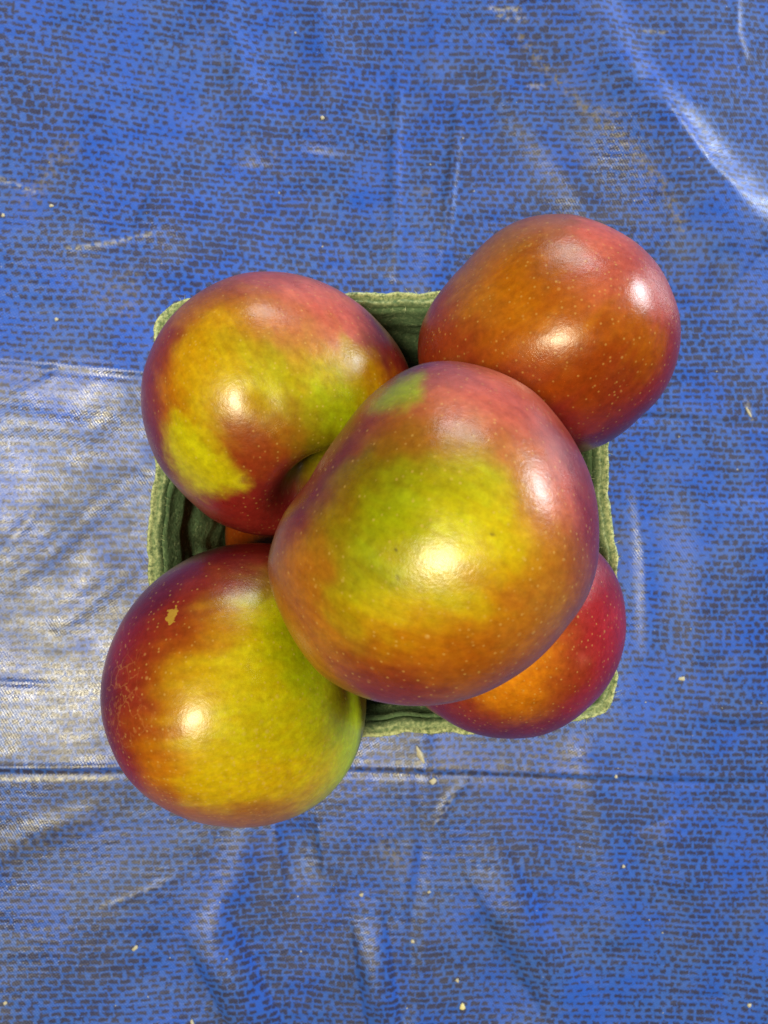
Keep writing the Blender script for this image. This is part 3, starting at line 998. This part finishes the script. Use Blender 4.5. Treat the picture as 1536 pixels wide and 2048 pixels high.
APPLES.append(dict(
    label='yellow-green apple with a corky yellow scar on its maroon side, overhanging the basket edge',
    c=(467, 1372), z=0.103, r=0.0347, axis=(0.88, 0.14, 0.10), seed=41, ph=0.2, kz=1.0, apex=(-0.16, -0.06), cav=0.17, cavw=0.45, rest='M',
    outline=[(543, 1086), (501, 1086), (444, 1092), (391, 1109), (350, 1132), (305, 1166), (267, 1207), (233, 1264), (210, 1324), (201, 1381), (204, 1438), (221, 1494), (248, 1547), (282, 1585), (331, 1619),
             (388, 1643), (444, 1653), (501, 1655), (558, 1645), (607, 1626), (652, 1596), (686, 1558), (712, 1513), (729, 1453), (733, 1400), (726, 1340), (705, 1260), (670, 1180), (610, 1115)],
    skin=[(350, 1145, 'M'), (285, 1210, 'M'), (240, 1285, 'MC'), (212, 1380, 'M'), (222, 1460, 'RM'), (255, 1540, 'R'), (335, 1605, 'BN'), (440, 1640, 'B'), (540, 1632, 'B'), (440, 1108, 'M'), (520, 1105, 'R'),
          (440, 1165, 'R'), (530, 1160, 'gN'), (370, 1215, 'R'), (300, 1285, 'R'), (270, 1370, 'R'), (310, 1350, 'N'), (265, 1450, 'NR'), (310, 1470, 'ON'), (400, 1270, 'ON'), (450, 1240, 'OY'), (520, 1220, 'V'),
          (560, 1240, 'G'), (590, 1300, 'G'), (620, 1370, 'GL'), (540, 1330, 'V'), (480, 1330, 'YV'), (400, 1350, 'Y'), (350, 1420, 'OY'), (420, 1450, 'YV'), (500, 1450, 'V'), (440, 1510, 'YV'), (560, 1420, 'V'),
          (600, 1480, 'V'), (640, 1440, 'VL'), (690, 1420, 'G'), (700, 1480, 'L'), (690, 1540, 'L'), (640, 1560, 'VY'), (560, 1540, 'Y'), (480, 1565, 'Y'), (400, 1545, 'Y'), (340, 1545, 'O'), (600, 1600, 'YB'), (660, 1570, 'V'), (350, 1280, 'N')],  # light greens on the right cheek: light from that side painted in
    bumps=[(625, 1470, 50, 0.6)],
    scars=[[(336, 1220), (345, 1217), (352, 1212), (357, 1222), (352, 1233), (350, 1243), (338, 1251), (330, 1242), (334, 1232)]],
    russet=[(235, 1360, 55, 0.35), (250, 1460, 60, 0.25), (560, 1610, 160, 0.2)],
    dots=0.35, dot_zones=[(440, 1560, 200, 0.75), (620, 1400, 120, 0.3), (290, 1420, 110, 0.4)]))
APPLES.append(dict(
    label='small crimson apple with orange cheek, half hidden under the topmost apple',
    c=(1012, 1268), z=0.087, r=0.0312, axis=(-0.3, 0.3, -0.9), seed=53, ph=1.7, kz=1.0, apex=(0.0, 0.0), cav=0.3, rest='C',
    outline=[(1198, 1103), (1223, 1135), (1243, 1178), (1251, 1224), (1251, 1275), (1237, 1330), (1212, 1377), (1176, 1416), (1130, 1451), (1083, 1471), (1032, 1477), (973, 1473), (926, 1459), (887, 1437), (856, 1418),
             (808, 1365), (780, 1290), (785, 1210), (825, 1135), (900, 1080), (980, 1060), (1060, 1055), (1130, 1065)],
    skin=[(1220, 1150, 'MC'), (1240, 1250, 'C'), (1222, 1340, 'CM'), (1170, 1400, 'RC'), (1080, 1455, 'RM'), (980, 1462, 'M'), (900, 1435, 'RM'), (1190, 1140, 'C'), (1180, 1220, 'C'), (1205, 1290, 'C'), (1150, 1290, 'RC'),
          (1100, 1290, 'AO'), (1060, 1350, 'A'), (1000, 1390, 'AO'), (1050, 1415, 'ON'), (1120, 1360, 'NR'), (1000, 1330, 'A'), (940, 1420, 'NR'), (1140, 1250, 'RN'), (1150, 1330, 'RN'), (1168, 1315, 'PP', 18)],  # last small spot: a pale reflection painted on the skin
    dots=0.5))
APPLES.append(dict(
    label='orange apple deep inside the basket, glimpsed between the two left apples',
    c=(640, 1070), z=0.0405, r=0.0315, axis=(0.3, 0.2, 0.9), seed=67, ph=0.7, kz=0.98, cav=0.35, rest='O',
    outline=[(640 + 186 * math.cos(a) * 1.02, 1070 + 186 * math.sin(a)) for a in np.linspace(0, 2 * math.pi, 28, endpoint=False)],
    skin=[(480, 1080, 'N', 90), (560, 1080, 'N', 90), (640, 1000, 'N', 90), (640, 1160, 'N', 90), (740, 1080, 'R', 90)],
    dots=0.2))
for sp in APPLES:
    build_apple(sp)


# ------------------------------------------------------------------ crumbs on the cloth
def crumb_mesh(sx, sy, sz, seed, knots=None):
    bm = bmesh.new()
    bmesh.ops.create_icosphere(bm, subdivisions=2, radius=1.0)
    r = random.Random(seed)
    ph = [r.uniform(0, 6.28) for _ in range(6)]
    for v in bm.verts:
        c = v.co
        k = 1 + 0.20 * math.sin(3.1 * c.x + ph[0]) + 0.16 * math.sin(4.3 * c.y + ph[1]) + 0.12 * math.sin(5.2 * (c.x + c.z) + ph[2])
        if knots:
            k *= 0.55 + 0.55 * abs(math.cos(c.x * knots + 0.4))
        v.co = Vector((c.x * sx * (1 if knots else k), c.y * sy * k, c.z * sz * k))
    me = bpy.data.meshes.new('crumb_mesh')
    bm.to_mesh(me)
    bm.free()
    for p in me.polygons:
        p.use_smooth = True
    return me


CR = [  # px, py, half length px, half width px, turn deg, label, flake
    (927, 2028, 9.0, 8.0, 0, 'round cream flake at the bottom edge of the cloth', True),
    (840, 1506, 27.0, 7.5, -66, 'knobbly cream sliver lying just below the basket rim', False),
    (866, 1559, 9.0, 7.5, 40, 'cream crumb just below the knobbly sliver', False),
    (281, 1877, 8.0, 5.0, 45, 'pale crumb on the cloth below the scarred apple', False),
    (826, 1890, 8.0, 5.0, -55, 'cream oval crumb lying in the dark cross fold', False),
    (916, 1971, 6.0, 5.0, 30, 'grey-white crumb up and left of nothing but close above the round flake', False),
    (859, 1787, 5.0, 4.0, 0, 'small tan crumb beside the dark cross fold', False),
    (134, 440, 5.0, 4.5, 0, 'bright white crumb near the stain at the left of the cloth', False),
    (48, 463, 5.0, 4.5, 0, 'bright white crumb closest to the left edge of the cloth', False),
    (148, 659, 5.0, 4.0, 20, 'tan crumb above the left fold line', False),
    (40, 1968, 7.0, 3.5, 40, 'slim white crumb in the lower left corner', False),
    (386, 2040, 5.0, 7.0, 20, 'cream crumb at the bottom edge below the overhanging apple', False),
    (722, 1793, 6.0, 5.0, 0, 'white crumb on the cloth left of the dark cross fold', False),
    (1246, 1731, 5.0, 4.0, 0, 'white crumb on the blue cloth right of the basket, low down', False),
    (1505, 2018, 6.0, 4.5, 20, 'cream crumb in the lower right corner', False),
    (1229, 1550, 5.0, 4.0, 0, 'tiny pale crumb on the lower fold line, right of the basket', False),
    (1505, 822, 15.0, 3.0, -62, 'thin pale sliver at the right edge of the cloth', False),
    (1362, 1357, 9.0, 5.0, 0, 'blurred grey-white crumb right of the small crimson apple', False),
    (644, 231, 7.0, 4.0, -60, 'white crumb above the yellow-patched apple', False),
]
CR[5] = CR[5][:5] + ('grey-white crumb close above the round cream flake',) + CR[5][6:]
for i, (x, y, a, b, turn, lab, fl) in enumerate(CR):
    k = CAM_H / F * 0.75
    h = 0.35 * b * k if fl else 0.7 * b * k
    me = crumb_mesh(a * k, b * k, h, i + 3, knots=3.4 if a > 20 else None)
    o = link('crumb', me, FLAKE if fl else CRUMB)
    p = W(x, y, 0)
    o.location = (p[0], p[1], cloth_z(p[0], p[1]) + h * 0.55)
    o.rotation_euler = (0, 0, math.radians(turn))
    tag(o, lab, 'crumb', 'crumbs scattered on the blue cloth')

# dust too fine to count
bm = bmesh.new()
fr = random.Random(12)
for _ in range(90):
    x, y = fr.uniform(-10, 1546), fr.uniform(-10, 2058)
    p = W(x, y, 0)
    if abs(p[0]) < 0.055 and abs(p[1]) < 0.055:
        continue
    r = fr.uniform(0.00012, 0.00038) * (1 if fr.random() < 0.9 else 1.5)
    z = cloth_z(p[0], p[1])
    vs = [bm.verts.new((p[0] + r * math.cos(t) * fr.uniform(.7, 1.3), p[1] + r * math.sin(t) * fr.uniform(.7, 1.3), z - 0.00002)) for t in (0, 1.26, 2.51, 3.77, 5.03)]
    tp = bm.verts.new((p[0], p[1], z + r * 0.8))
    for e in range(5):
        bm.faces.new((vs[e], vs[(e + 1) % 5], tp))
me = bpy.data.meshes.new('dust_mesh')
bm.to_mesh(me)
bm.free()
o = link('dust', me, CRUMB)
o['kind'] = 'stuff'
tag(o, 'fine pale dust specks strewn over the blue cloth', 'dust')
